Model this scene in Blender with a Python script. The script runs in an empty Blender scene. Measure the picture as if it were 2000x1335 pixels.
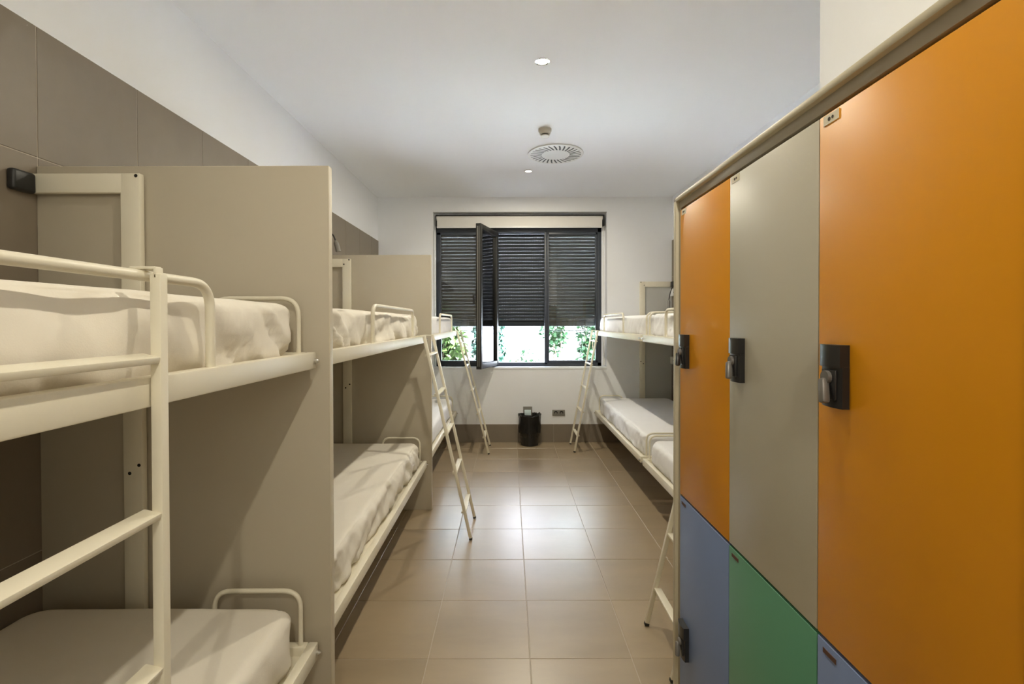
import bpy, bmesh, math, random
from mathutils import Vector, Matrix, noise
random.seed(7)
S = bpy.context.scene
COL = S.collection

# ------------------------------------------------------------------ camera
F_PX, CX, CY = 950.044, 994.815, 641.233
PITCH, ROLL, YAW = 0.0113, 0.0024, 0.0002
cam_d = bpy.data.cameras.new('camera')
cam_d.sensor_fit = 'HORIZONTAL'
cam_d.sensor_width = 36.0
cam_d.lens = F_PX / 2000 * 36
cam_d.shift_x = (1000 - CX) / 2000
cam_d.shift_y = (CY - 667.5) / 2000
cam_d.clip_start = 0.02
cam = bpy.data.objects.new('camera', cam_d)
COL.objects.link(cam)
fw = Vector((math.sin(YAW), math.cos(PITCH), -math.sin(PITCH))).normalized()
up = Vector((0, math.sin(PITCH), math.cos(PITCH)))
rt = fw.cross(up).normalized()
up = rt.cross(fw)
r2 = rt * math.cos(ROLL) - up * math.sin(ROLL)
u2 = rt * math.sin(ROLL) + up * math.cos(ROLL)
m = Matrix((r2, u2, -fw)).transposed().to_4x4()
m.translation = (0, 0, 1.4)
cam.matrix_world = m
S.camera = cam

# ------------------------------------------------------------------ world, sun, exposure
S.view_settings.view_transform = 'Standard'
S.view_settings.look = 'None'
S.view_settings.exposure = 0.0
S.view_settings.gamma = 1.0
S.view_settings.use_curve_mapping = False
S.cycles.max_bounces = 14
S.cycles.diffuse_bounces = 8
S.cycles.glossy_bounces = 5
S.cycles.transparent_max_bounces = 16
S.cycles.sample_clamp_indirect = 80.0
S.cycles.caustics_reflective = False
S.cycles.caustics_refractive = False
S.cycles.use_denoising = True
LAMP_W = 17.0
LAMP_COL = (1.0, 0.915, 0.73)
SUN_STRENGTH = 300.0
SKY_STRENGTH = 2.5

w = bpy.data.worlds.new('world')
S.world = w
w.use_nodes = True
nt = w.node_tree
sky = nt.nodes.new('ShaderNodeTexSky')
sky.sky_type = 'NISHITA'
sky.sun_disc = False
sky.sun_elevation = math.radians(52)
sky.sun_rotation = math.radians(100)
nt.links.new(sky.outputs[0], nt.nodes['Background'].inputs[0])
nt.nodes['Background'].inputs[1].default_value = SKY_STRENGTH
sl = bpy.data.lights.new('sun', 'SUN')
sl.energy = SUN_STRENGTH
sl.color = (0.80, 0.90, 1.0)
sl.angle = 0.01
so = bpy.data.objects.new('sun', sl)
COL.objects.link(so)
so.rotation_euler = Vector((-0.62, 0.13, -0.8)).to_track_quat('-Z', 'Y').to_euler()
so.location = (6, 4, 9)


# ------------------------------------------------------------------ materials
def pm(name, col, rough=0.5, metal=0.0, var=0.0, scale=6.0, bump=0.0, bscale=60.0, spec=0.5,
       per_obj=0.0, stretch=(1, 1, 1), rvar=0.0, coat=0.0, detail=4.0):
    mt = bpy.data.materials.new(name)
    mt.use_nodes = True
    t = mt.node_tree
    b = t.nodes['Principled BSDF']
    b.inputs['Base Color'].default_value = (*col, 1)
    b.inputs['Roughness'].default_value = rough
    b.inputs['Metallic'].default_value = metal
    b.inputs['Specular IOR Level'].default_value = spec
    b.inputs['Coat Weight'].default_value = coat
    b.inputs['Coat Roughness'].default_value = 0.3
    tc = t.nodes.new('ShaderNodeTexCoord')
    vec = tc.outputs['Object']
    if per_obj > 0:
        oi = t.nodes.new('ShaderNodeObjectInfo')
        mu = t.nodes.new('ShaderNodeMath'); mu.operation = 'MULTIPLY'; mu.inputs[1].default_value = 57.0
        t.links.new(oi.outputs['Random'], mu.inputs[0])
        ad = t.nodes.new('ShaderNodeVectorMath'); ad.operation = 'ADD'
        t.links.new(vec, ad.inputs[0]); t.links.new(mu.outputs[0], ad.inputs[1])
        vec = ad.outputs[0]
    mp = t.nodes.new('ShaderNodeMapping')
    mp.inputs['Scale'].default_value = stretch
    t.links.new(vec, mp.inputs[0])
    vec = mp.outputs[0]
    if var > 0 or rvar > 0:
        nz = t.nodes.new('ShaderNodeTexNoise')
        nz.inputs['Scale'].default_value = scale
        nz.inputs['Detail'].default_value = detail
        nz.inputs['Roughness'].default_value = 0.6
        t.links.new(vec, nz.inputs['Vector'])
        fac = nz.outputs['Fac']
        if var > 0:
            mr = t.nodes.new('ShaderNodeMapRange')
            mr.inputs[1].default_value = 0.15; mr.inputs[2].default_value = 0.85; mr.clamp = False
            mr.inputs[3].default_value = 1 - var; mr.inputs[4].default_value = 1 + var
            t.links.new(fac, mr.inputs[0])
            v = mr.outputs[0]
            if per_obj > 0:
                m2 = t.nodes.new('ShaderNodeMapRange')
                m2.inputs[3].default_value = 1 - per_obj; m2.inputs[4].default_value = 1 + per_obj
                t.links.new(oi.outputs['Random'], m2.inputs[0])
                m3 = t.nodes.new('ShaderNodeMath'); m3.operation = 'MULTIPLY'
                t.links.new(v, m3.inputs[0]); t.links.new(m2.outputs[0], m3.inputs[1])
                v = m3.outputs[0]
            mx = t.nodes.new('ShaderNodeVectorMath'); mx.operation = 'SCALE'
            mx.inputs[0].default_value = col
            t.links.new(v, mx.inputs['Scale'])
            t.links.new(mx.outputs[0], b.inputs['Base Color'])
        if rvar > 0:
            mr = t.nodes.new('ShaderNodeMapRange')
            mr.inputs[1].default_value = 0.15; mr.inputs[2].default_value = 0.85; mr.clamp = False
            mr.inputs[3].default_value = max(0.02, rough - rvar); mr.inputs[4].default_value = rough + rvar
            t.links.new(fac, mr.inputs[0])
            t.links.new(mr.outputs[0], b.inputs['Roughness'])
    if bump > 0:
        n2 = t.nodes.new('ShaderNodeTexNoise')
        n2.inputs['Scale'].default_value = bscale
        n2.inputs['Detail'].default_value = 3
        t.links.new(vec, n2.inputs['Vector'])
        bp = t.nodes.new('ShaderNodeBump')
        bp.inputs['Strength'].default_value = bump
        bp.inputs['Distance'].default_value = 0.002
        t.links.new(n2.outputs['Fac'], bp.inputs['Height'])
        t.links.new(bp.outputs[0], b.inputs['Normal'])
    return mt


M = {}
M['plaster'] = pm('white_plaster', (0.84, 0.858, 0.885), 0.9, var=0.015, scale=2, bump=0.08, bscale=120)
M['ceiling'] = pm('ceiling_paint', (0.885, 0.905, 0.935), 0.95, var=0.01, scale=2)
M['floor_tile'] = pm('floor_tile_glaze', (0.35, 0.268, 0.168), 0.315, var=0.16, scale=2.6, per_obj=0.05,
                     stretch=(0.7, 2.2, 1), rvar=0.025, spec=1.0, detail=5, coat=0.6)
M['wall_tile'] = pm('wall_tile_matt', (0.215, 0.178, 0.135), 0.42, var=0.16, scale=3.5, per_obj=0.05,
                    stretch=(1, 1, 0.6), rvar=0.05, bump=0.05, bscale=40, detail=7)
M['grout'] = pm('pale_grout', (0.52, 0.46, 0.38), 0.9, var=0.05, scale=30)
M['steel'] = pm('cream_painted_steel', (0.78, 0.735, 0.605), 0.38, var=0.02, scale=8, bump=0.03, bscale=200)
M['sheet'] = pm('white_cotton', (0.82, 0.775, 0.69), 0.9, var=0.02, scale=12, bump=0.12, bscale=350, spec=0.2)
M['sheet_daylit'] = pm('daylit_cotton', (0.85, 0.85, 0.86), 0.9, var=0.02, scale=12, bump=0.12, bscale=350, spec=0.2)  # same cotton, with the window's daylight put into its whiter colour
M['panel'] = pm('greige_laminate', (0.50, 0.45, 0.355), 0.5, var=0.02, scale=5, bump=0.05, bscale=400)
M['infill'] = pm('pale_grey_sheet', (0.50, 0.50, 0.47), 0.5)
M['panel_edge'] = pm('greige_edging', (0.62, 0.56, 0.44), 0.45)
M['black'] = pm('black_plastic', (0.012, 0.012, 0.012), 0.4)
M['lock'] = pm('dark_lock_plastic', (0.022, 0.022, 0.024), 0.28)
M['lock_grey'] = pm('grey_lock_lever', (0.20, 0.19, 0.18), 0.35, metal=0.3)
M['rubber'] = pm('dark_rubber', (0.03, 0.028, 0.025), 0.7)
M['chrome'] = pm('chrome', (0.75, 0.75, 0.76), 0.15, metal=1.0)
M['orange'] = pm('orange_lacquer', (0.76, 0.315, 0.003), 0.42, spec=0.4, var=0.02, scale=3, bump=0.03, bscale=250)
M['greige'] = pm('greige_lacquer', (0.52, 0.49, 0.40), 0.4, var=0.02, scale=3, bump=0.03, bscale=250)
M['blue'] = pm('blue_lacquer', (0.18, 0.245, 0.43), 0.42, spec=0.3, var=0.02, scale=3, bump=0.03, bscale=250)
M['green'] = pm('green_lacquer', (0.10, 0.28, 0.17), 0.42, spec=0.3, var=0.02, scale=3, bump=0.03, bscale=250)
M['locker_frame'] = pm('beige_locker_frame', (0.56, 0.51, 0.38), 0.42)
M['locker_fascia'] = pm('grey_beige_fascia', (0.40, 0.36, 0.28), 0.5)
M['locker_dark'] = pm('locker_inside', (0.05, 0.04, 0.03), 0.8)
M['anthracite'] = pm('anthracite_frame', (0.048, 0.058, 0.078), 0.4)
M['anth_dark'] = pm('dark_sash_gasket', (0.014, 0.014, 0.012), 0.5)
M['shutter'] = pm('grey_shutter_slat', (0.020, 0.025, 0.031), 0.6, spec=0.25)
M['blind'] = pm('white_blind_fabric', (0.78, 0.76, 0.72), 0.7)
M['white_plastic'] = pm('white_plastic', (0.80, 0.80, 0.78), 0.35)
M['grey_plastic'] = pm('grey_plastic', (0.23, 0.22, 0.20), 0.4)
M['pale_cyan'] = pm('pale_cyan_plastic', (0.80, 0.95, 0.95), 0.3)
M['bag'] = pm('black_bin_bag', (0.012, 0.012, 0.012), 0.25, bump=0.5, bscale=22)
M['sill'] = pm('white_sill', (0.88, 0.90, 0.94), 0.5)
M['label'] = pm('cream_label', (0.82, 0.76, 0.6), 0.6)
M['label_brown'] = pm('brown_label', (0.10, 0.045, 0.03), 0.6)
M['ink'] = pm('dark_ink', (0.06, 0.05, 0.04), 0.7)
M['render'] = pm('sunlit_garden_render', (0.36, 0.345, 0.345), 0.9, var=0.12, scale=1.3, bump=0.6, bscale=14)
M['facade'] = pm('facade_render', (0.6, 0.57, 0.52), 0.9)
M['gravel'] = pm('pale_paving', (0.80, 0.79, 0.77), 0.9, var=0.08, scale=9)
M['leaf_yellow'] = pm('yellow_green_leaf', (0.034, 0.060, 0.008), 0.5, var=0.35, scale=5)
M['leaf_green'] = pm('mid_green_leaf', (0.014, 0.056, 0.014), 0.5, var=0.35, scale=5)
M['leaf_blue'] = pm('blue_green_leaf', (0.012, 0.050, 0.030), 0.5, var=0.3, scale=5)
M['twig'] = pm('brown_twig', (0.16, 0.10, 0.06), 0.8)

def glass_mat():
    mt = bpy.data.materials.new('window_glass'); mt.use_nodes = True
    t = mt.node_tree
    t.nodes.remove(t.nodes['Principled BSDF'])
    out = t.nodes['Material Output']
    tr = t.nodes.new('ShaderNodeBsdfTransparent'); tr.inputs[0].default_value = (0.93, 0.96, 0.95, 1)
    gl = t.nodes.new('ShaderNodeBsdfGlossy'); gl.inputs['Roughness'].default_value = 0.02
    fr = t.nodes.new('ShaderNodeFresnel'); fr.inputs['IOR'].default_value = 1.55
    mu = t.nodes.new('ShaderNodeMath'); mu.operation = 'MULTIPLY'; mu.inputs[1].default_value = 1.7
    mu.use_clamp = True
    mx = t.nodes.new('ShaderNodeMixShader')
    t.links.new(fr.outputs[0], mu.inputs[0]); t.links.new(mu.outputs[0], mx.inputs[0])
    t.links.new(tr.outputs[0], mx.inputs[1]); t.links.new(gl.outputs[0], mx.inputs[2])
    t.links.new(mx.outputs[0], out.inputs['Surface'])
    return mt
M['glass'] = glass_mat()

def emit_mat(name, col, st):
    mt = bpy.data.materials.new(name); mt.use_nodes = True
    b = mt.node_tree.nodes['Principled BSDF']
    b.inputs['Base Color'].default_value = (*col, 1)
    b.inputs['Emission Color'].default_value = (*col, 1)
    b.inputs['Emission Strength'].default_value = st
    return mt
M['lamp'] = emit_mat('lamp_face', (1.0, 0.93, 0.78), 6.0)

# ------------------------------------------------------------------ helpers
def tag(o, label=None, cat=None, group=None, kind=None):
    if label: o['label'] = label
    if cat: o['category'] = cat
    if group: o['group'] = group
    if kind: o['kind'] = kind
    return o

def obj(name, bm, mat, parent=None, angle=40, kind=None, keep=False, loc=None):
    if not keep:
        bmesh.ops.recalc_face_normals(bm, faces=bm.faces)
    me = bpy.data.meshes.new(name)
    bm.to_mesh(me); bm.free()
    me.shade_smooth()
    me.set_sharp_from_angle(angle=math.radians(angle))
    mats = mat if isinstance(mat, (list, tuple)) else [mat]
    for x in mats: me.materials.append(x)
    o = bpy.data.objects.new(name, me)
    COL.objects.link(o)
    if parent: o.parent = parent
    if loc: o.location = loc
    if kind: o['kind'] = kind
    return o

def empty(name, loc):
    o = bpy.data.objects.new(name, None)
    o.empty_display_size = 0.1
    COL.objects.link(o); o.location = loc
    return o

def inst(name, me, parent, loc, rot=None):
    o = bpy.data.objects.new(name, me)
    COL.objects.link(o); o.parent = parent; o.location = loc
    if rot: o.rotation_euler = rot
    return o

def NB(): return bmesh.new()

def box(bm, lo, hi, bev=0.0, seg=2, mi=0):
    lo = [min(a, b) for a, b in zip(lo, hi)] if False else lo
    l = Vector([min(a, b) for a, b in zip(lo, hi)]); h = Vector([max(a, b) for a, b in zip(lo, hi)])
    c = (l + h) / 2; d = h - l
    r = bmesh.ops.create_cube(bm, size=1.0)
    vs = r['verts']
    for v in vs: v.co = Vector((v.co.x * d.x, v.co.y * d.y, v.co.z * d.z)) + c
    fs = {f for v in vs for f in v.link_faces}
    if mi:
        for f in fs: f.material_index = mi
    if bev > 0:
        es = list({e for v in vs for e in v.link_edges})
        bmesh.ops.bevel(bm, geom=es, offset=min(bev, min(d) * 0.45), segments=seg, affect='EDGES', profile=0.5)
    return bm

def beam(bm, p0, p1, wx, wy, bev=0.0, ref=(0, 1, 0)):
    """box along p0-p1; wy is its width along ref, wx the other way"""
    p0 = Vector(p0); p1 = Vector(p1)
    z = (p1 - p0).normalized(); y = Vector(ref); y = (y - z * y.dot(z)).normalized(); x = y.cross(z)
    L = (p1 - p0).length
    r = bmesh.ops.create_cube(bm, size=1.0)
    vs = r['verts']; c = (p0 + p1) / 2
    if bev > 0:
        for v in vs: v.co = Vector((v.co.x * wx, v.co.y * wy, v.co.z * L))
        es = list({e for v in vs for e in v.link_edges})
        rr = bmesh.ops.bevel(bm, geom=es, offset=bev, segments=2, affect='EDGES', profile=0.5)
        vs = list({v for f in rr['faces'] for v in f.verts} | {v for v in vs if v.is_valid})
    else:
        for v in vs: v.co = Vector((v.co.x * wx, v.co.y * wy, v.co.z * L))
    for v in vs: v.co = c + x * v.co.x + y * v.co.y + z * v.co.z
    return bm

def fillet(pts, rad, n=6):
    pts = [Vector(p) for p in pts]
    out = [pts[0]]
    for i in range(1, len(pts) - 1):
        a, b, c = pts[i - 1], pts[i], pts[i + 1]
        r = min(rad, (a - b).length * 0.49, (c - b).length * 0.49)
        p = b + (a - b).normalized() * r; q = b + (c - b).normalized() * r
        for k in range(n + 1):
            t = k / n
            out.append((1 - t) ** 2 * p + 2 * t * (1 - t) * b + t * t * q)
    out.append(pts[-1])
    return out

def tube(bm, pts, r, n=10, caps=True):
    pts = [Vector(p) for p in pts]
    rings = []
    t = (pts[1] - pts[0]).normalized()
    ref = Vector((0, 0, 1)) if abs(t.z) < 0.9 else Vector((1, 0, 0))
    nrm = (ref - t * ref.dot(t)).normalized()
    for i, p in enumerate(pts):
        a = pts[max(i - 1, 0)]; b = pts[min(i + 1, len(pts) - 1)]
        t = (b - a).normalized()
        nrm = (nrm - t * nrm.dot(t)).normalized()
        bi = t.cross(nrm)
        rr = r(i / (len(pts) - 1)) if callable(r) else r
        rings.append([bm.verts.new(p + (nrm * math.cos(k * 2 * math.pi / n) + bi * math.sin(k * 2 * math.pi / n)) * rr) for k in range(n)])
    for i in range(len(rings) - 1):
        for k in range(n):
            bm.faces.new((rings[i][k], rings[i][(k + 1) % n], rings[i + 1][(k + 1) % n], rings[i + 1][k]))
    if caps:
        bm.faces.new(rings[0]); bm.faces.new(rings[-1])
    return bm

def lathe(bm, prof, n=32, c=(0, 0, 0), wob=None, cap_first=False, cap_last=False):
    c = Vector(c); rings = []
    for r, z in prof:
        ring = []
        for k in range(n):
            a = k * 2 * math.pi / n
            rr, zz = (r, z) if wob is None else wob(r, z, a)
            ring.append(bm.verts.new(c + Vector((rr * math.cos(a), rr * math.sin(a), zz))))
        rings.append(ring)
    for i in range(len(rings) - 1):
        for k in range(n):
            bm.faces.new((rings[i][k], rings[i][(k + 1) % n], rings[i + 1][(k + 1) % n], rings[i + 1][k]))
    if cap_first: bm.faces.new(rings[0])
    if cap_last: bm.faces.new(rings[-1])
    return bm

def disc(bm, c, r, h, axis='z', n=16, bev=0.0):
    c = Vector(c)
    top = []; bot = []
    for k in range(n):
        a = k * 2 * math.pi / n; u, v = r * math.cos(a), r * math.sin(a)
        o = {'z': Vector((u, v, 0)), 'x': Vector((0, u, v)), 'y': Vector((u, 0, v))}[axis]
        d = {'z': Vector((0, 0, h)), 'x': Vector((h, 0, 0)), 'y': Vector((0, h, 0))}[axis]
        bot.append(bm.verts.new(c + o)); top.append(bm.verts.new(c + o + d))
    bm.faces.new(bot); bm.faces.new(top)
    for k in range(n):
        bm.faces.new((bot[k], bot[(k + 1) % n], top[(k + 1) % n], top[k]))
    return bm

# ------------------------------------------------------------------ room dimensions
XL, XR, XJ = -1.528, 1.905, 1.0
YB, YJ, YF = 5.704, 1.572, -1.62
ZC, ZT = 2.869, 2.365
TW, G = 0.4258, 0.0016       # tile pitch, half joint
TX0, TY0 = 0.0831, 2.0149    # one floor joint crossing
WJ = 1.585                   # one wall joint
WALL_OUT = 6.02
OX0, OX1, OZ0, OZ1 = -0.888, 1.147, 0.856, 2.702   # window opening

# ------------------------------------------------------------------ floor
floor = obj('floor', box(NB(), (XL - .2, YF - .2, -0.2), (XR + .2, YB + .05, -0.0022)), M['grout'])
tag(floor, kind='structure')

TILE_CACHE = {}
def tile_mesh(a, b, th, plane, mat):
    key = (round(a, 4), round(b, 4), plane, mat)
    if key not in TILE_CACHE:
        bm = NB()
        r = bmesh.ops.create_cube(bm, size=1.0)
        dims = {'xy': (a, b, th), 'yz': (th, a, b), 'xz': (a, th, b)}[plane]
        for v in bm.verts: v.co = Vector((v.co.x * dims[0], v.co.y * dims[1], v.co.z * dims[2]))
        bmesh.ops.bevel(bm, geom=list(bm.edges), offset=0.0012, segments=1, affect='EDGES')
        bmesh.ops.recalc_face_normals(bm, faces=bm.faces)
        me = bpy.data.meshes.new('tile'); bm.to_mesh(me); bm.free()
        me.materials.append(M[mat])
        TILE_CACHE[key] = me
    return TILE_CACHE[key]

def cuts(lo, hi, org):
    k = math.ceil((lo - org) / TW - 1e-6)
    e = [lo]
    while org + k * TW < hi - 1e-6:
        x = org + k * TW
        if x - e[-1] > 0.012: e.append(x)
        k += 1
    e.append(hi)
    return list(zip(e[:-1], e[1:]))

for x0, x1 in cuts(XL, XR, TX0):
    for y0, y1 in cuts(YF, YB, TY0):
        if x0 > XJ and y1 < YJ: continue
        h = random.uniform(-0.0004, 0.0004)
        inst('tile', tile_mesh(x1 - x0 - 2 * G, y1 - y0 - 2 * G, 0.008, 'xy', 'floor_tile'), floor,
             ((x0 + x1) / 2, (y0 + y1) / 2, -0.004 + h),
             (random.uniform(-0.0008, 0.0008), random.uniform(-0.0008, 0.0008), 0))

# ------------------------------------------------------------------ ceiling and walls
tag(obj('ceiling', box(NB(), (XL - .3, YF - .2, ZC), (XR + .3, YB + .02, ZC + .3)), M['ceiling']), kind='structure')

wl = tag(obj('wall_left', box(NB(), (XL - .25, YF - .2, -.2), (XL - .006, YB + .05, ZC + .05)), M['plaster']), kind='structure')
ROWS = [(0, 0.236), (0.236, 0.662), (0.662, 1.0878), (1.0878, 1.5136), (1.5136, 1.9394), (1.9394, ZT)]
gb = box(NB(), (XL - .0065, YF, 0), (XL - .0022, YB, ZT - .001))
obj('grout_bed', gb, M['grout'], wl)
for z0, z1 in ROWS:
    for y0, y1 in cuts(YF, YB, WJ):
        inst('tile', tile_mesh(y1 - y0 - 2 * G, z1 - z0 - 2 * G, 0.006, 'yz', 'wall_tile'), wl,
             (XL - .003, (y0 + y1) / 2, (z0 + z1) / 2))

wr = tag(obj('wall_right', box(NB(), (XR + .006, YJ - .02, -.2), (XR + .25, YB + .05, ZC + .05)), M['plaster']), kind='structure')
obj('grout_bed', box(NB(), (XR + .0022, YJ, 0), (XR + .0065, YB, ZT - .001)), M['grout'], wr)
for z0, z1 in ROWS:
    for y0, y1 in cuts(YJ, YB, WJ):
        inst('tile', tile_mesh(y1 - y0 - 2 * G, z1 - z0 - 2 * G, 0.006, 'yz', 'wall_tile'), wr,
             (XR + .003, (y0 + y1) / 2, (z0 + z1) / 2))

tag(obj('wall_entrance', box(NB(), (XJ, YF - .2, -.2), (XR + .3, YJ, ZC + .05)), M['plaster']), kind='structure')
tag(obj('wall_front', box(NB(), (XL - .3, YF - .25, -.2), (XR + .3, YF, ZC + .05)), M['plaster']), kind='structure')

bm = NB()
ZTOP = 6.3  # unseen upper height, added so the facade's shadow covers the near paving
box(bm, (-6, YB, -.6), (OX0, WALL_OUT, ZTOP))
box(bm, (OX1, YB, -.6), (6, WALL_OUT, ZTOP))
box(bm, (OX0, YB, -.6), (OX1, WALL_OUT, OZ0))
box(bm, (OX0, YB, OZ1), (OX1, WALL_OUT, ZTOP))
tag(obj('wall_back', bm, M['plaster']), kind='structure')

bb = tag(obj('baseboard_back', box(NB(), (XL, YB - .004, 0), (XR, YB + .001, .212)), M['grout']), kind='structure')
for x0, x1 in cuts(XL, XR, TX0 + .01):
    inst('tile', tile_mesh(x1 - x0 - 2 * G, .212, 0.008, 'xz', 'wall_tile'), bb, ((x0 + x1) / 2, YB - .005, .1065))
bj = tag(obj('baseboard_entrance', box(NB(), (XJ - .006, YF, 0), (XJ + .001, YJ, .212)), M['grout']), kind='structure')
for y0, y1 in cuts(YF, YJ, WJ):
    inst('tile', tile_mesh(y1 - y0 - 2 * G, .212, 0.006, 'yz', 'wall_tile'), bj, (XJ - .006, (y0 + y1) / 2, .1065))

# ------------------------------------------------------------------ window
FY0, FY1 = 5.845, 5.905
win = tag(empty('window_1', (0, FY0, OZ0)), kind='structure')
def wobj(name, bm, mat, parent=None, **k):
    """geometry given in room coordinates, hung under the window"""
    p = parent or win
    base = Vector(win.location)
    for v in bm.verts: v.co -= base
    if p is not win:
        for v in bm.verts: v.co -= Vector(p.location)
    return obj(name, bm, mat, p, **k)

bm = NB()
box(bm, (-.905, FY0, .880), (-.865, FY1, 2.62), .004)
box(bm, (1.06, FY0, .880), (1.105, FY1, 2.62), .004)
box(bm, (-.905, FY0, .880), (1.105, FY1, .925), .004)
box(bm, (-.905, FY0, 2.485), (1.105, FY1, 2.701), .004)
box(bm, (-.235, FY0, .9), (-.185, FY1, 2.5), .004)
box(bm, (.425, FY0, .9), (.460, FY1, 2.5), .004)
wobj('frame', bm, M['anthracite'])
# fixed lights: bead frame + pane + rod
for nm, x0, x1 in (('l', -.865, -.235), ('r', .460, 1.06)):
    bm = NB()
    t = .048 if nm == 'l' else .02
    xr_ = .03 if nm == 'l' else .022
    box(bm, (x0, FY0 - .006, .925), (x0 + t, FY1 - .01, 2.485), .004)
    box(bm, (x1 - xr_, FY0 - .006, .925), (x1, FY1 - .01, 2.485), .004)
    box(bm, (x0, FY0 - .006, .925), (x1, FY1 - .01, .950), .004)
    box(bm, (x0, FY0 - .006, 2.455), (x1, FY1 - .01, 2.485), .004)
    sash = wobj('fixed_sash', bm, M['anthracite'])
    wobj('pane', box(NB(), (x0 + .018, FY0 + .018, .945), (x1 - .018, FY0 + .024, 2.46)), M['glass'])
    bm = NB(); tube(bm, [(x0, FY1 + .012, 1.305), (x1, FY1 + .012, 1.305)], .005, 8)
    wobj('guard_rod', bm, M['anth_dark'])
# open casement, hinged on the first mullion and turned into the room
SW, SH, STH = .585, 1.585, .058
hinge = Vector((-.182, FY0 - .004, .897))
sash = empty('open_sash', hinge - Vector(win.location)); sash.parent = win
bm = NB()
box(bm, (0, 0, 0), (.052, STH, SH), .004); box(bm, (SW - .052, 0, 0), (SW, STH, SH), .004)
box(bm, (.05, 0, 0), (SW - .05, STH, .058), .004); box(bm, (.05, 0, SH - .058), (SW - .05, STH, SH), .004)
sf = obj('sash_frame', bm, M['anth_dark'], sash)
obj('pane', box(NB(), (.045, .026, .05), (SW - .045, .032, SH - .05)), M['glass'], sash)
bm = NB(); box(bm, (SW - .002, .016, .03), (SW + .003, .024, SH - .03)); box(bm, (SW - .002, .036, .03), (SW + .003, .041, SH - .03))
obj('gasket', bm, M['grey_plastic'], sash)
bm = NB()
box(bm, (SW - .04, -.01, .74), (SW - .012, .001, .88), .004)
box(bm, (SW - .034, -.04, .80), (SW - .018, -.008, .822), .004)
box(bm, (SW - .034, -.045, .70), (SW - .018, -.03, .822), .005)
obj('sash_handle', bm, M['black'], sash)
sash.rotation_euler = (0, 0, math.radians(-107.8))

tag(obj('trim_1', box(NB(), (OX0 + .001, YB - .004, OZ0 + .0005), (OX1 - .001, FY1, .882), .003), M['sill']), kind='structure')
tag(obj('trim_3', box(NB(), (OX0 + .0005, FY0 - .045, .882), (-.874, FY0, 2.70)), M['sill']), kind='structure')
tag(obj('trim_4', box(NB(), (OX0 + .0005, FY0 - .04, 2.6805), (OX1 - .0005, FY0, 2.7015)), M['sill']), kind='structure')
tag(obj('trim_2', box(NB(), (1.106, FY0 - .02, .882), (1.1465, FY1, 2.70)), M['sill']), kind='structure')

# ------------------------------------------------------------------ roller shutter
SHY = 5.935
sh = tag(empty('roller_shutter', (0, SHY, 1.36)), 'dark grey perforated roller shutter drawn partly down outside the window', 'shutter')
NS, PITCHZ = 29, .0412
def slat_mesh():
    bm = NB()
    x0, x1 = -.90, 1.10
    nh = 70
    hw = .0018                                      # half width of one slot
    step = (x1 - x0) / nh
    # curved body
    zs = [0.0, .006, .014, .022, .030]
    ys = [0.0, .0055, .0075, .0055, 0.0]
    for k in range(4):
        a = [bm.verts.new((x0, -ys[k], zs[k])), bm.verts.new((x1, -ys[k], zs[k])),
             bm.verts.new((x1, -ys[k + 1], zs[k + 1])), bm.verts.new((x0, -ys[k + 1], zs[k + 1]))]
        bm.faces.new(a)
    # link strip with slots between the slats
    zb, zc, zd, ze = .030, .0346, .0364, PITCHZ
    for a, b in ((zb, zc), (zd, ze)):
        bm.faces.new([bm.verts.new((x0, .001, a)), bm.verts.new((x1, .001, a)), bm.verts.new((x1, .001, b)), bm.verts.new((x0, .001, b))])
    xs = x0
    for k in range(nh):
        cx_ = x0 + (k + .5) * step
        bm.faces.new([bm.verts.new((xs, .001, zc)), bm.verts.new((cx_ - hw / 1.3, .001, zc)), bm.verts.new((cx_ - hw / 1.3, .001, zd)), bm.verts.new((xs, .001, zd))])
        xs = cx_ + hw / 1.3
    bm.faces.new([bm.verts.new((xs, .001, zc)), bm.verts.new((x1, .001, zc)), bm.verts.new((x1, .001, zd)), bm.verts.new((xs, .001, zd))])
    bmesh.ops.remove_doubles(bm, verts=bm.verts, dist=1e-5)
    me = bpy.data.meshes.new('slat'); bm.to_mesh(me); bm.free()
    me.shade_smooth(); me.materials.append(M['shutter'])
    return me
sm = slat_mesh()
for k in range(NS):
    inst('slat', sm, sh, (0, 0, .052 + k * PITCHZ))
obj('bottom_bar', box(NB(), (-.90, -.012, 0), (1.10, .006, .052), .004), M['shutter'], sh)
for a in (-.93, 1.097):
    obj('guide_rail', box(NB(), (a, -.02, -.46), (a + .033, .025, 1.25), .002), M['anthracite'], sh)

# ------------------------------------------------------------------ roller blind
rb = tag(empty('roller_blind', (.12, 5.78, 2.67)), 'white roller blind rolled up under the head of the window', 'blind')
def robj(name, bm, mat):
    for v in bm.verts: v.co -= Vector(rb.location)
    return obj(name, bm, mat, rb)
robj('mounting_rail', box(NB(), (-.868, 5.755, 2.669), (1.128, 5.804, 2.679), .002), M['black'])
bm = NB(); tube(bm, [(-.860, 5.785, 2.642), (1.110, 5.785, 2.642)], .027, 18)
robj('roll', bm, M['blind'])
robj('fabric_drop', box(NB(), (-.850, 5.757, 2.535), (1.100, 5.761, 2.645)), M['blind'])
robj('hem_bar', box(NB(), (-.852, 5.752, 2.522), (1.102, 5.766, 2.545), .004), M['white_plastic'])
for a, b in ((-.868, -.858), (1.112, 1.128)):
    robj('bracket', box(NB(), (a, 5.75, 2.545), (b, 5.82, 2.672), .003), M['black'])
bm = NB()
tube(bm, [(1.122, 5.78, 2.56), (1.126, 5.772, 1.2), (1.122, 5.772, .93)], .0035, 6)
robj('chain', bm, M['white_plastic'])
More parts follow.
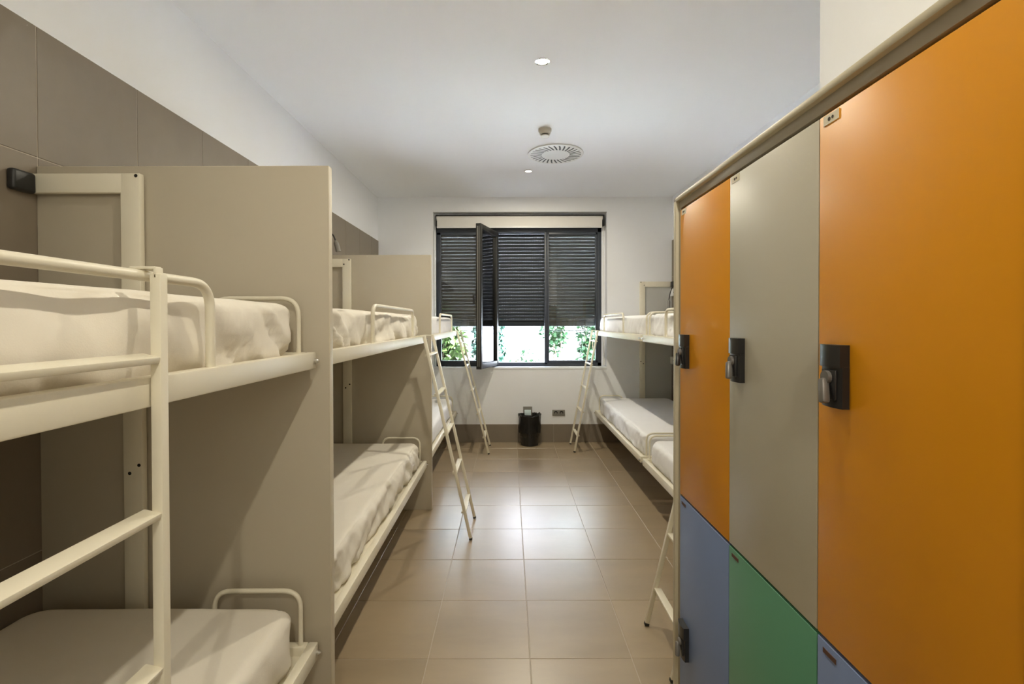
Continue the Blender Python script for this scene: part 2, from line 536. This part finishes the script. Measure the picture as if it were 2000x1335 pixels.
bm = NB(); box(bm, (1.114, 5.765, .90), (1.132, 5.782, .98), .004); tube(bm, [(1.123, 5.774, .96), (1.125, 5.774, 1.23)], .006, 8)
robj('chain_tensioner', bm, M['white_plastic'])

# ------------------------------------------------------------------ outside: paving, garden wall, shrubs
tag(obj('ground', box(NB(), (-14, WALL_OUT - .3, -.5), (14, 24, -.02)), M['gravel']), kind='structure')
GY = 9.6
tag(obj('garden_wall', box(NB(), (-9, GY, -.1), (9, GY + .25, 3.8), .01), M['render']),  # upper part is unseen, raised to brighten the reflection on the floor
    'pale sunlit garden wall seen through the gap under the shutter', 'wall')

def shrub(name, cx_, cy_, rx, ry, z0, z1, n, leaf, mat, label, droop=0.3):
    root = tag(empty(name, (cx_, cy_, -.02)), label, 'shrub', None)
    rnd = random.Random(label)
    st = NB(); pts = []
    for k in range(7):
        a = rnd.uniform(0, 6.28); q = rnd.uniform(.2, .95)
        tip = Vector((math.cos(a) * rx * q, math.sin(a) * ry * q, rnd.uniform(.55, .98) * z1))
        base = Vector((math.cos(a) * .06, math.sin(a) * .05, 0))
        mid = base.lerp(tip, .5) + Vector((rnd.uniform(-.05, .05), 0, .1))
        tube(st, [base, mid, tip], lambda t: .012 * (1 - t) + .003, 6)
        pts += [base.lerp(mid, .5), mid, mid.lerp(tip, .5), tip]
    obj('stem', st, M['twig'], root)
    bm = NB()
    for k in range(n):
        u, v_ = rnd.random(), rnd.random()
        th = u * 6.283; ph = math.acos(2 * v_ - 1); rr = rnd.random() ** .4
        p = Vector((rx * rr * math.sin(ph) * math.cos(th), ry * rr * math.sin(ph) * math.sin(th),
                    z0 + (z1 - z0) * (.5 + .5 * rr * math.cos(ph))))
        if noise.noise(p * 4.0) < -.22: continue
        L = leaf * rnd.uniform(.7, 1.3); W = L * .36
        d = Vector((rnd.uniform(-1, 1), rnd.uniform(-1, .4), rnd.uniform(-.7, .5) - droop)).normalized()
        s = d.cross(Vector((rnd.uniform(-1, 1), rnd.uniform(-1, 1), 1))).normalized()
        nn = s.cross(d)
        q = [p, p + d * L * .5 + s * W, p + d * L - nn * L * .15, p + d * L * .5 - s * W]
        c = p + d * L * .5 - nn * W * .3
        vs = [bm.verts.new(x) for x in q]; cv = bm.verts.new(c)
        for i in range(4): bm.faces.new((vs[i], vs[(i + 1) % 4], cv))
    o = obj('leaves', bm, mat, root, angle=180, keep=True, kind='stuff')
    return root
shrub('garden_shrub', -1.12, 8.2, .42, .30, .1, 1.8, 2300, .13, M['leaf_yellow'], 'yellow-green shrub with long leaves outside the fixed pane beside the open casement')
shrub('garden_shrub', -.36, 8.75, .32, .35, .1, 1.85, 1900, .10, M['leaf_blue'], 'blue-green shrub just behind the edge of the open casement')
shrub('garden_shrub', .28, 9.2, .30, .22, -.1, 1.0, 420, .08, M['leaf_green'], 'sparse low green sprout at the foot of the garden wall behind the open middle light')
shrub('climbing_plant', .90, 9.28, .27, .18, .8, 1.8, 620, .09, M['leaf_green'], 'small clump of green leaves high on the garden wall beyond the window mullion')
shrub('climbing_plant', 1.46, 8.55, .27, .26, .2, 1.8, 1100, .10, M['leaf_green'], 'tall green climber on the garden wall beside the window jamb with the blind chain')

# ------------------------------------------------------------------ ceiling lights
def downlight(x, y, label, group, watt=LAMP_W):
    root = tag(empty('recessed_downlight', (x, y, ZC)), label, 'ceiling light', group)
    bm = NB(); lathe(bm, [(.042, -.002), (.041, -.005), (.034, -.006), (.032, -.004), (.031, 0.0)], 28)
    obj('trim_ring', bm, M['chrome'], root)
    bm = NB(); disc(bm, (0, 0, -.004), .0315, .003, 'z', 24)
    obj('lamp_lens', bm, M['lamp'], root)
    li = bpy.data.lights.new('downlight_lamp', 'AREA')
    li.shape = 'DISK'; li.size = .045; li.energy = watt; li.color = LAMP_COL
    lo = bpy.data.objects.new('downlight_lamp', li); COL.objects.link(lo)
    lo.parent = root; lo.location = (0, 0, -.008)
    return root
downlight(.189, 2.746, 'round recessed ceiling downlight by itself over the middle of the room', None, LAMP_W * 1.1)
downlight(.189, 4.718, 'round recessed ceiling downlight between the air diffuser and the window', None, LAMP_W * 1.4)
downlight(.189, .774, 'round recessed ceiling downlight over the lockers', None, LAMP_W * .66)
downlight(.189, -1.198, 'round recessed ceiling downlight by the entrance end of the room', None, LAMP_W * 1.3)

# ------------------------------------------------------------------ air diffuser, smoke detector
av = tag(empty('air_diffuser', (.406, 4.243, ZC)), 'round white swirl air diffuser with slots in the ceiling', 'air vent')
bm = NB(); lathe(bm, [(.218, -.012), (.240, -.010), (.242, -.006), (.240, -.001)], 64)
lathe(bm, [(.121, -.012), (.06, -.0125), (.001, -.0125)], 64)
obj('face_plate', bm, M['white_plastic'], av)
bm = NB(); disc(bm, (0, 0, -.0095), .2185, .009, 'z', 48)
obj('plenum', bm, M['black'], av)
NV = 30
def vane_mesh():
    bm = NB(); st = 2 * math.pi / NV; sk = -.16
    half = st * .27
    rs = [.120, .150, .185, .2185]
    lo = []
    for i, r in enumerate(rs):
        t = i / 3; a = sk * t
        wdt = st * .5 - (.0072 / r if r else 0)
        for s in (-1, 1):
            ang = a + s * wdt
            lo.append((r * math.cos(ang), r * math.sin(ang)))
    v = [[bm.verts.new((x, y, z)) for x, y in lo] for z in (-.012, -.0108)]
    for i in range(3):
        a, b, c, d = 2 * i, 2 * i + 1, 2 * i + 3, 2 * i + 2
        bm.faces.new((v[0][a], v[0][b], v[0][c], v[0][d]))
        bm.faces.new((v[0][a], v[0][d], v[1][d], v[1][a])); bm.faces.new((v[0][b], v[0][c], v[1][c], v[1][b]))
    bmesh.ops.recalc_face_normals(bm, faces=bm.faces)
    me = bpy.data.meshes.new('vane'); bm.to_mesh(me); bm.free(); me.materials.append(M['white_plastic'])
    return me
vm = vane_mesh()
for k in range(NV):
    inst('vane', vm, av, (0, 0, 0), (0, 0, k * 2 * math.pi / NV))

sd = tag(empty('smoke_detector', (.275, 3.71, ZC)), 'small round smoke detector on the ceiling beside the air diffuser', 'smoke detector')
M['detector'] = pm('detector_plastic', (0.62, 0.60, 0.55), 0.5)
bm = NB(); lathe(bm, [(.050, -.0005), (.050, -.016), (.044, -.022), (.040, -.036), (.034, -.040)], 28, cap_last=True)
obj('base', bm, M['detector'], sd)
bm = NB(); lathe(bm, [(.030, -.040), (.030, -.050)], 24)
obj('chamber', bm, M['black'], sd)
bm = NB(); lathe(bm, [(.035, -.049), (.033, -.056), (.020, -.060), (.001, -.060)], 24)
lathe(bm, [(.035, -.049), (.03, -.047)], 24)
obj('cap', bm, M['detector'], sd)

# ------------------------------------------------------------------ divider panels
def divider(y0, y1, label):
    root = tag(empty('divider_panel', (XL, y0, 0)), label, 'divider', 'divider panels between the bunks')
    L = -.583 - XL
    obj('board', box(NB(), (.001, 0, .001), (L - .002, y1 - y0, 1.908), .001), M['panel'], root)
    bm = NB(); box(bm, (L - .0021, 0, .001), (L, y1 - y0, 1.91), .0008); box(bm, (.001, 0, 1.9079), (L - .002, y1 - y0, 1.91), .0008)
    obj('edge_band', bm, M['panel_edge'], root)
    return root
divider(1.579, 1.607, 'tall greige divider panel behind the hooked ladder, marked with diagonal bed shadows')
divider(3.634, 3.661, 'tall greige divider panel beside the window, at the foot of the middle bunk')

# ------------------------------------------------------------------ bunk beds
BL = 1.97
def bunk(side, y0, guard, label, far_upper_hoop=True):
    """side +1: on the left wall, opening to +X; -1: on the right wall. Local u = distance from the wall."""
    wx = XL if side > 0 else XR
    root = tag(empty('bunk_bed', (wx, y0, 0)), label, 'bunk bed', 'wall mounted bunk beds')
    D = .913 if side > 0 else .905
    up0 = .290 if side > 0 else .317
    X = lambda u: side * u
    def b(name, lo, hi, bev=.003, mat='steel', parent=root, seg=2):
        return obj(name, box(NB(), (X(lo[0]), lo[1], lo[2]), (X(hi[0]), hi[1], hi[2]), bev, seg), M[mat], parent)
    for zt in (1.309, .380):
        zb = zt - .052
        b('side_rail', (D - .030, 0, zb), (D, BL, zt), .004)
        b('side_rail', (.012, 0, zb), (.042, BL, zt), .004)
        b('end_rail', (.042, 0, zb), (D - .030, .030, zt), .004)
        b('end_rail', (.042, BL - .030, zb), (D - .030, BL, zt), .004)
        b('bed_base', (.042, .030, zt - .040), (D - .030, BL - .030, zt - .028), 0)
        for yy, first in ((.015, True), (BL - .015, False)):
            if zt > 1 and not first and not far_upper_hoop: continue
            hz = zt + (.170 if zt > 1 else .172)
            bm = NB()
            tube(bm, fillet([(X(.590), yy, zt - .002), (X(.590), yy, hz), (X(D - .050), yy, hz), (X(D - .050), yy, zt - .002)], .055, 7), .0075, 10)
            obj('end_hoop', bm, M['steel'], root)
        for yy in (.012, BL - .012):
            bm = NB(); disc(bm, (X(D - .0005), yy, zt - .027), .0085, X(.009), 'x', 10)
            disc(bm, (X(D + .008), yy, zt - .027), .005, X(.006), 'x', 8)
            obj('bolt', bm, M['chrome'], root)
    # long guard tube on the upper front rail
    gy0, gy1 = guard
    bm = NB()
    ug = D - .015
    tube(bm, fillet([(X(ug), gy0, 1.307), (X(ug), gy0, 1.483), (X(ug), gy1, 1.483), (X(ug), gy1, 1.307)], .055, 8), .0095, 12)
    obj('guard_rail', bm, M['steel'], root)
    # frames on the wall
    for yy, ysgn in ((-.024, 1), (BL + .002, 0)):
        bm = NB()
        box(bm, (X(up0), yy, .0), (X(up0 + .064), yy + .022, 1.880), .005)
        box(bm, (X(.004), yy, 1.817), (X(up0 + .01), yy + .022, 1.880), .005)
        box(bm, (X(.006), yy + .003, 1.2), (X(up0 + .01), yy + .019, 1.255), .004)
        box(bm, (X(.006), yy + .003, .30), (X(up0 + .01), yy + .019, .352), .004)
        fr = obj('wall_frame', bm, M['steel'], root)
        yf = yy - .0006 if ysgn == 0 else yy + .022
        for zz, du in ((1.871, .052), (.948, .052), (.922, .022)) + (() if y0 < 0 else ((1.838, .014),)):
            bm = NB(); disc(bm, (X(up0 + du), yf, zz), .0055, .0012, 'y', 12)
            obj('bolt_hole', bm, M['black'], fr)
        bm = NB()
        yc = yy - .072 if ysgn == 0 else yy + .020
        box(bm, (X(.0005), yc, 1.812), (X(.026), yc + .074, 1.877), .009, 3)
        obj('wall_cap', bm, M['black'], root)
    return root

bunk(1, -.42, (.42, 1.445), 'cream steel bunk bed with a ladder hooked over its long guard tube')
bunk(1, 1.636, (.61, 1.545), 'cream steel bunk bed between the two greige divider panels', False)
bunk(1, 3.691, (.72, 1.62), 'cream steel bunk bed between the window wall and a greige divider panel', False)
bunk(-1, 1.68, (.53, 1.47), 'cream steel bunk bed half hidden behind the coloured lockers')
rf = bunk(-1, 3.703, (.62, 1.50), 'cream steel bunk bed in the window corner with its wall frame showing', False)
obj('infill_sheet', box(NB(), (-.318, BL + .016, .02), (-.003, BL + .020, 1.818)), M['infill'], rf)

# ------------------------------------------------------------------ mattresses
def spaced(h, edge):
    a = [0, .003, .008, .014, .022, .032, .045, .062, .085]
    inner = []
    n = max(2, int((2 * h - 2 * edge) / .0135))
    for k in range(n + 1): inner.append(-h + edge + (2 * h - 2 * edge) * k / n)
    left = [-h + x for x in a if x < edge - .004]
    return left + inner + [-x for x in reversed(left)]

def mattress(side, y0, z0, T, seed, wr, label, group, D=.913, y_in=(.048, .050), slump=0.0):
    wx = XL if side > 0 else XR
    u0, u1 = .056, D - .043
    hx, hy, hz = (BL - y_in[0] - y_in[1]) / 2, (u1 - u0) / 2, T / 2
    cyy = y0 + y_in[0] + hx; cu = (u0 + u1) / 2
    rc, re = .075, .034
    ax_, ay_ = spaced(hx, .1), spaced(hy, .1)
    az_ = [0, .006, .014, .024, .040, .065, .09, .115, .14]
    az_ = [-hz + z for z in az_ if z < 2 * hz - .045] + [hz - z for z in (.036, .026, .018, .010, .004, 0)]
    sd_ = Vector((seed * 13.7, seed * 5.1, seed * 3.3))
    bm = NB(); V = {}
    nx, ny, nz = len(ax_) - 1, len(ay_) - 1, len(az_) - 1
    def vert(i, j, k):
        key = (i, j, k)
        if key in V: return V[key]
        x, y, z = ax_[i], ay_[j], az_[k]
        # plan rounding
        qx = x - max(-hx + rc, min(hx - rc, x)); qy = y - max(-hy + rc, min(hy - rc, y))
        mm, l = max(abs(qx), abs(qy)), math.hypot(qx, qy)
        if l > 1e-9 and abs(qx) > 1e-9 and abs(qy) > 1e-9:
            x += qx * mm / l - qx; y += qy * mm / l - qy
            n = Vector((qx / l, qy / l)); d = rc - mm
        else:
            dx, dy = hx - abs(x), hy - abs(y)
            if dx < dy: n = Vector((math.copysign(1, x), 0)); d = dx
            else: n = Vector((0, math.copysign(1, y))); d = dy
        # top and bottom edge rounding
        zt = hz - abs(z)
        a, b_ = max(0, re - d), max(0, re - zt)
        if a > 0 and b_ > 0:
            m_, l_ = max(a, b_), math.hypot(a, b_)
            x += n.x * (a * m_ / l_ - a); y += n.y * (a * m_ / l_ - a)
            z += (b_ * m_ / l_ - b_) * (1 if z > 0 else -1)
        zn = min(1.0, max(0.0, (z + hz) / (2 * hz)))
        # cloth: soft bulge, gathers running down the sides, slack on the top
        s = x if abs(n.y) > .5 else y + 3
        wside = max(0.0, 1 - d / .03)
        corner = max(0.0, 1 - (math.hypot(hx - abs(x), hy - abs(y)) / .45))
        g = noise.noise(Vector((s * 7 + zn * 2.2 * (1 if x > 0 else -1), zn * .9, 0)) + sd_)
        g2 = noise.noise(Vector((s * 22 + zn * 3.0, zn * 1.3, 4)) + sd_)
        big = noise.noise(Vector((s * 3.2 - zn * 1.6, zn * 1.1, 9)) + sd_)
        amp = max(0.0, 1 - zn) ** .7 + .12
        off = wside * (math.sin(math.pi * zn) * .006 + wr * amp * (.017 * g + .009 * (1 + 2.0 * corner) * g2 + .020 * big) - .003 * wr - (.006 if zn < .05 else 0))
        rip = math.sin(s * 165 + zn * 4.5 + 5 * g) * max(0.0, 1 - zn * 1.05) * (.25 + 1.5 * corner)
        off += wside * wr * .0022 * rip
        off = min(off, .010)
        x += n.x * off; y += n.y * off
        wtop = max(0.0, (zn - .8) / .2)
        z += wtop * (.004 * noise.noise(Vector((x * 2.2, y * 2.8, 2)) + sd_) + .0012 * noise.noise(Vector((x * 9, y * 12, 5)) + sd_)
                     - slump * max(0, abs(x) / hx - .82) * .12)
        v = bm.verts.new((side * (y), x, z + hz))
        V[key] = v
        return v
    for i in range(nx):
        for j in range(ny):
            for k in (0, nz): bm.faces.new((vert(i, j, k), vert(i + 1, j, k), vert(i + 1, j + 1, k), vert(i, j + 1, k)))
    for i in range(nx):
        for k in range(nz):
            for j in (0, ny): bm.faces.new((vert(i, j, k), vert(i + 1, j, k), vert(i + 1, j, k + 1), vert(i, j, k + 1)))
    for j in range(ny):
        for k in range(nz):
            for i in (0, nx): bm.faces.new((vert(i, j, k), vert(i, j + 1, k), vert(i, j + 1, k + 1), vert(i, j, k + 1)))
    o = obj('mattress', bm, M['sheet_daylit' if side < 0 or y0 > 3 else 'sheet'], None, angle=180, loc=(wx + side * cu, cyy, z0 + .0005))
    tag(o, label, 'mattress', group)
    return o
UZ, LZ = 1.281, .352
GM = 'sheeted mattresses on the bunks'
mattress(1, -.42, UZ, .180, 1, 1.5, 'white sheeted mattress on the upper berth behind the ladder hooked on a guard tube', GM)
mattress(1, -.42, LZ, .178, 2, .5, 'white sheeted mattress on the lower berth beside the single steel hoop, under the hooked ladder', GM)
mattress(1, 1.636, UZ, .178, 3, 2.6, 'wrinkled white mattress on the upper berth between the two divider panels', GM)
mattress(1, 1.636, LZ, .176, 4, 1.7, 'white mattress on the lower berth between the two divider panels, crossed by ladder shadows', GM)
mattress(1, 3.691, UZ, .178, 5, .5, 'white mattress on the upper berth beside the window, past the second divider panel', GM)
mattress(1, 3.691, LZ, .176, 6, .5, 'white mattress on the lower berth just past the second divider panel', GM)
mattress(-1, 1.68, UZ, .180, 7, 1.4, 'creased white mattress on the upper berth cut off by the locker edge', GM, .905)
mattress(-1, 1.68, LZ, .178, 8, .7, 'white mattress on the lower berth whose end shows beside the locker edge', GM, .905)
mattress(-1, 3.703, UZ, .180, 9, .6, 'smooth white mattress on the upper berth in the window corner by the blind chain', GM, .905)
mattress(-1, 3.703, LZ, .178, 10, 1.1, 'white mattress on the lower berth in the window corner above the double socket', GM, .905)

# ------------------------------------------------------------------ ladders
def ladder(foot, top, y0, y1, steps, label, side, hook, pitch=0.0):
    """foot, top: (x, z) of the uprights' lower and upper ends; side +1 leans to -X"""
    root = tag(empty('bunk_ladder', (foot[0], y0, foot[1])), label, 'ladder', 'bunk ladders')
    fx, fz = foot; tx, tz = top[0] - fx, top[1] - fz
    Wd = y1 - y0
    dirv = Vector((tx, 0, tz)).normalized()
    Ltot = math.hypot(tx, tz)
    for yy in (.009, Wd - .009):
        bm = NB()
        beam(bm, (dirv * .014) + Vector((0, yy, 0)), dirv * Ltot + Vector((0, yy, 0)), .019, .018, .002)
        obj('upright', bm, M['steel'], root)
        bm = NB(); beam(bm, Vector((0, yy, 0)) + dirv * .003, Vector((0, yy, 0)) + dirv * .016, .0205, .0195, .002)
        obj('rubber_foot', bm, M['rubber'], root)
        pts = [Vector((p[0] - fx, yy, p[1] - fz)) for p in hook]
        bm = NB()
        for a, b_ in zip(pts[:-1], pts[1:]):
            beam(bm, a, b_ + (b_ - a).normalized() * .001, .005, .018, .0012)
        obj('hook', bm, M['steel'], root)
    for s in steps:
        c = dirv * s
        bm = NB()
        o_ = -side * .008
        box(bm, (-.016, .0175, -.006), (.016, Wd - .0175, .006), .002)
        R_ = Matrix.Rotation(side * pitch, 3, 'Y')
        for v in bm.verts: v.co = R_ @ v.co + Vector((c.x + o_, 0, c.z))
        obj('tread', bm, M['steel'], root)
    return root
ladder((-.604, .128), (-.603, 1.486), .473, .847, [1.213 - .2665 * k for k in range(5)],
       'cream ladder hanging upright from a guard tube, closest to the divider by the lockers', 1,
       [(-.603, 1.478), (-.604, 1.4958), (-.646, 1.4958), (-.650, 1.484)], math.radians(12.7))
Ls = lambda f, t: math.hypot(t[0] - f[0], t[1] - f[1])
ST = [.180 + .2605 * k for k in range(5)]
ladder((-.250, 0), (-.548, 1.318), 3.116, 3.482, ST, 'cream leaning ladder casting a shadow on the tiles, in front of the second divider panel', 1,
       [(-.550, 1.3135), (-.610, 1.3155), (-.638, 1.3125)])
ladder((-.220, 0), (-.556, 1.318), 5.165, 5.545, ST, 'cream leaning ladder standing in front of the fixed window pane with shrubs behind', 1,
       [(-.558, 1.3135), (-.610, 1.3155), (-.638, 1.3125)])
ladder((.630, 0), (.945, 1.318), 1.868, 2.243, ST, 'cream leaning ladder mostly hidden behind the locker edge', -1,
       [(.947, 1.3135), (.995, 1.3155), (1.024, 1.3125)])
ladder((.700, 0), (.955, 1.318), 5.236, 5.605, ST, 'cream leaning ladder standing by the double wall socket under the window', -1,
       [(.957, 1.3135), (.995, 1.3155), (1.024, 1.3125)])

# ------------------------------------------------------------------ lockers
LX = .5017
Y0L, DW = 1.4272, .319
LD = .49
lk = tag(empty('locker', (LX, Y0L - 3 * DW - .043, 0)), 'bank of tall lockers with orange, greige, blue and green doors', 'locker')
def lobj(name, bm, mat, parent=lk):
    off = Vector(lk.location)
    if parent is not lk: off = off + Vector(parent.location)
    for v in bm.verts: v.co -= off
    return obj(name, bm, mat, parent)
ya, yb = Y0L - 3 * DW - .043, Y0L + .043
ZLT = 1.772
bm = NB()
for a, b_ in ((yb - .020, yb), (ya, ya + .020)):
    box(bm, (LX - .006, a, .0), (LX + LD, b_, ZLT), .003)
box(bm, (LX - .006, ya, ZLT - .014), (LX + LD, yb, ZLT), .003)
box(bm, (LX + LD - .012, ya + .01, .02), (LX + LD - .002, yb - .01, ZLT - .01))
box(bm, (LX + .02, ya + .01, .0), (LX + LD - .01, yb - .01, .05))
lobj('carcass', bm, M['locker_frame'])
bm = NB()
box(bm, (LX + .004, ya + .018, 1.7365), (LX + .02, yb - .018, 1.7585), .001)
box(bm, (LX + .004, Y0L + .004, .05), (LX + .02, yb - .018, 1.7365), .001)
box(bm, (LX + .004, ya + .018, .05), (LX + .02, Y0L - 3 * DW - .004, 1.7365), .001)
lobj('fascia', bm, M['locker_fascia'])
bm = NB(); box(bm, (LX + .019, ya + .018, .04), (LX + .03, yb - .018, 1.745))
lobj('inner_panel', bm, M['locker_dark'])

def lock_body(bm, y1, zc):
    """box with a convex face; y1: edge towards the near side"""
    n = 10; yw, hh = .050, .0475
    prof = []
    for k in range(n + 1):
        t = k / n; y = y1 + yw * t
        prof.append((y, LX - .0145 - .0045 * max(0.0, math.sin(math.pi * t)) ** .8 + .002 * t))
    prof = [(y1, LX + .0005)] + prof + [(y1 + yw, LX + .0005)]
    return prof, hh
def make_door(col, top, mat, label):
    yhi = Y0L - col * DW; ylo = yhi - DW
    z0, z1 = (.897, 1.729) if top else (.062, .893)
    d = empty('door', (0, ylo, z0)); d.parent = lk
    d.location = Vector((LX, ylo + DW / 2, z0)) - Vector(lk.location)
    d['label'] = label
    off = Vector(lk.location) + Vector(d.location)
    def part(name, bm, mt, **k):
        for v in bm.verts: v.co -= off
        return obj(name, bm, mt, d, **k)
    part('door_leaf', box(NB(), (LX, ylo + .0012, z0 + .0012), (LX + .0185, yhi - .0012, z1 - .0012), .0012), M[mat])
    zc = (1.3185 if top else .494)
    y1 = yhi - .073
    prof, hh = lock_body(None, y1, zc)
    bm = NB()
    def prism(pr, za, zb, dx=0.0):
        lo_ = [bm.verts.new((x + dx if x < LX else x, y, za)) for y, x in pr]
        hi_ = [bm.verts.new((x + dx if x < LX else x, y, zb)) for y, x in pr]
        bm.faces.new(lo_); bm.faces.new(hi_)
        for i in range(len(pr)):
            j = (i + 1) % len(pr)
            bm.faces.new((lo_[i], lo_[j], hi_[j], hi_[i]))
    prism(prof, zc + .014, zc + hh)
    prism(prof, zc - hh, zc + .0139, .004)
    part('lock_body', bm, M['lock'], angle=30)
    # recessed plate, round core and slanted lever
    bm = NB(); box(bm, (LX - .0165, y1 + .008, zc - .036), (LX - .012, y1 + .040, zc + .010), .002)
    part('lock_plate', bm, M['lock'])
    bm = NB(); disc(bm, (LX - .022, y1 + .024, zc - .002), .010, .010, 'x', 18)
    part('lock_core', bm, M['lock_grey'])
    bm = NB()
    beam(bm, (LX - .022, y1 + .026, zc - .004), (LX - .027, y1 + .016, zc - .040), .012, .013, .0035, ref=(0, 1, 0))
    part('lock_lever', bm, M['lock_grey'] if not (col == 0 and top) else M['lock'])
    if top:
        bm = NB(); box(bm, (LX - .0008, yhi - .047, z1 - .0185), (LX + .0005, yhi - .0115, z1 - .0035))
        part('number_label', bm, M['label'])
        bm = NB()
        disc(bm, (LX - .0013, yhi - .0255, z1 - .0112), .0031, .0008, 'x', 10)
        disc(bm, (LX - .0013, yhi - .0335, z1 - .0108), .0025, .0008, 'x', 10)
        part('label_print', bm, M['ink'])
    else:
        bm = NB(); box(bm, (LX - .0008, yhi - .047, z1 - .0200), (LX + .0005, yhi - .0160, z1 - .0120))
        part('number_label', bm, M['label_brown'])
    return d
make_door(0, True, 'orange', 'orange upper door beside the bunk with its frame edge')
make_door(1, True, 'greige', 'greige upper door between two orange ones')
make_door(2, True, 'orange', 'large orange upper door with a cream number label')
make_door(0, False, 'blue', 'blue lower door with a black lock')
make_door(1, False, 'green', 'green lower door')
make_door(2, False, 'blue', 'blue lower door under the large orange one')

# ------------------------------------------------------------------ waste bin
tb = tag(empty('waste_bin', (.232, 5.585, 0)), 'small black waste bin with a bin bag on the floor under the window', 'bin')
bm = NB(); lathe(bm, [(.001, .001), (.094, .001), (.098, .008), (.119, .315), (.122, .322), (.118, .322), (.095, .02), (.001, .014)], 32)
obj('body', bm, M['black'], tb)
def crumple(r, z, a):
    k = noise.noise(Vector((math.cos(a) * 3, math.sin(a) * 3, z * 22)))
    k2 = noise.noise(Vector((math.cos(a) * 7, math.sin(a) * 7, z * 40 + 3)))
    low = 1.0 if z > .2 else 1.6
    return r + .010 * k + .005 * k2 + .002, z + .014 * k * low + .008 * k2
bm = NB(); lathe(bm, [(.100, .17), (.116, .25), (.120, .30), (.126, .328), (.130, .345), (.124, .352), (.116, .340), (.112, .26), (.104, .10), (.03, .05)], 64, wob=lambda r, z, a: crumple(r, z, a))
lathe(bm, [(.130, .150), (.130, .2), (.129, .26), (.130, .31), (.131, .340)], 64, wob=lambda r, z, a: crumple(r - .004, z, a))
obj('bin_bag', bm, M['bag'], tb, angle=180)

# ------------------------------------------------------------------ sockets, wall boxes, reading lamps
def socket(x, z, wd, ht, n, label, insert):
    root = tag(empty('wall_socket', (x, YB, z)), label, 'socket')
    obj('cover_plate', box(NB(), (-wd / 2, -.010, -ht / 2), (wd / 2, -.0005, ht / 2), .003), M['grey_plastic'], root)
    for k in range(n):
        cx_ = (k - (n - 1) / 2) * (wd / max(n, 1)) * .9
        if insert == 'round':
            bm = NB(); disc(bm, (cx_, -.0115, .004), .021, .002, 'y', 20)
            obj('outlet', bm, M['black'], root)
            bm = NB(); disc(bm, (cx_, -.0135, -.004), .013, .002, 'y', 16)
            obj('outlet_core', bm, M['grey_plastic'], root)
        else:
            obj('bright_insert', box(NB(), (-wd * .36, -.0155, -ht * .42), (wd * .36, -.009, ht * .16), .004), M['pale_cyan'], root)
    return root
socket(.577, .345, .148, .070, 2, 'grey double wall socket low under the window', 'round')
socket(.214, .365, .106, .110, 1, 'grey wall plate with a pale cyan insert just above the waste bin', 'box')
def wall_box(y, z, label):
    root = tag(empty('wall_outlet_box', (XR, y, z)), label, 'socket', 'white outlet boxes on the tiles')
    obj('housing', box(NB(), (-.034, -.045, -.042), (-.0005, .045, .042), .004), M['white_plastic'], root)
    bm = NB(); disc(bm, (-.018, -.0455, 0), .009, .002, 'y', 12)
    obj('outlet', bm, M['black'], root)
wall_box(5.615, 1.748, 'white outlet box by the upper berth in the window corner')
wall_box(5.615, .965, 'white outlet box by the lower berth in the window corner')

def reading_lamp(wx, side, y, pts, label):
    root = tag(empty('reading_lamp', (wx, y, pts[0][1])), label, 'lamp', None)
    bz = pts[0][1]
    obj('base', box(NB(), (side * .0005, -.025, -.03), (side * .03, .025, .03), .006), M['black'], root)
    P = [Vector((side * p[0], p[2] if len(p) > 2 else 0, p[1] - bz)) for p in pts]
    arm = fillet(P[:-1], .06, 6)
    bm = NB(); tube(bm, arm, .0055, 8)
    obj('flexible_arm', bm, M['rubber'], root)
    bm = NB(); tube(bm, [P[-2], P[-2].lerp(P[-1], .25), P[-1]], lambda t: .008 + .010 * min(1, t * 2), 12)
    obj('lamp_head', bm, M['grey_plastic'], root)
reading_lamp(XL, 1, 3.50, [(.02, 1.97), (.09, 2.00), (.20, 2.055), (.262, 2.045), (.282, 1.995), (.303, 1.915)], 'small dark gooseneck reading lamp curving above the middle bunk')
reading_lamp(XR, -1, 5.50, [(.02, 1.82), (.06, 1.81), (.085, 1.74), (.100, 1.66), (.106, 1.560)], 'dark gooseneck reading lamp hanging down over the upper berth in the window corner')
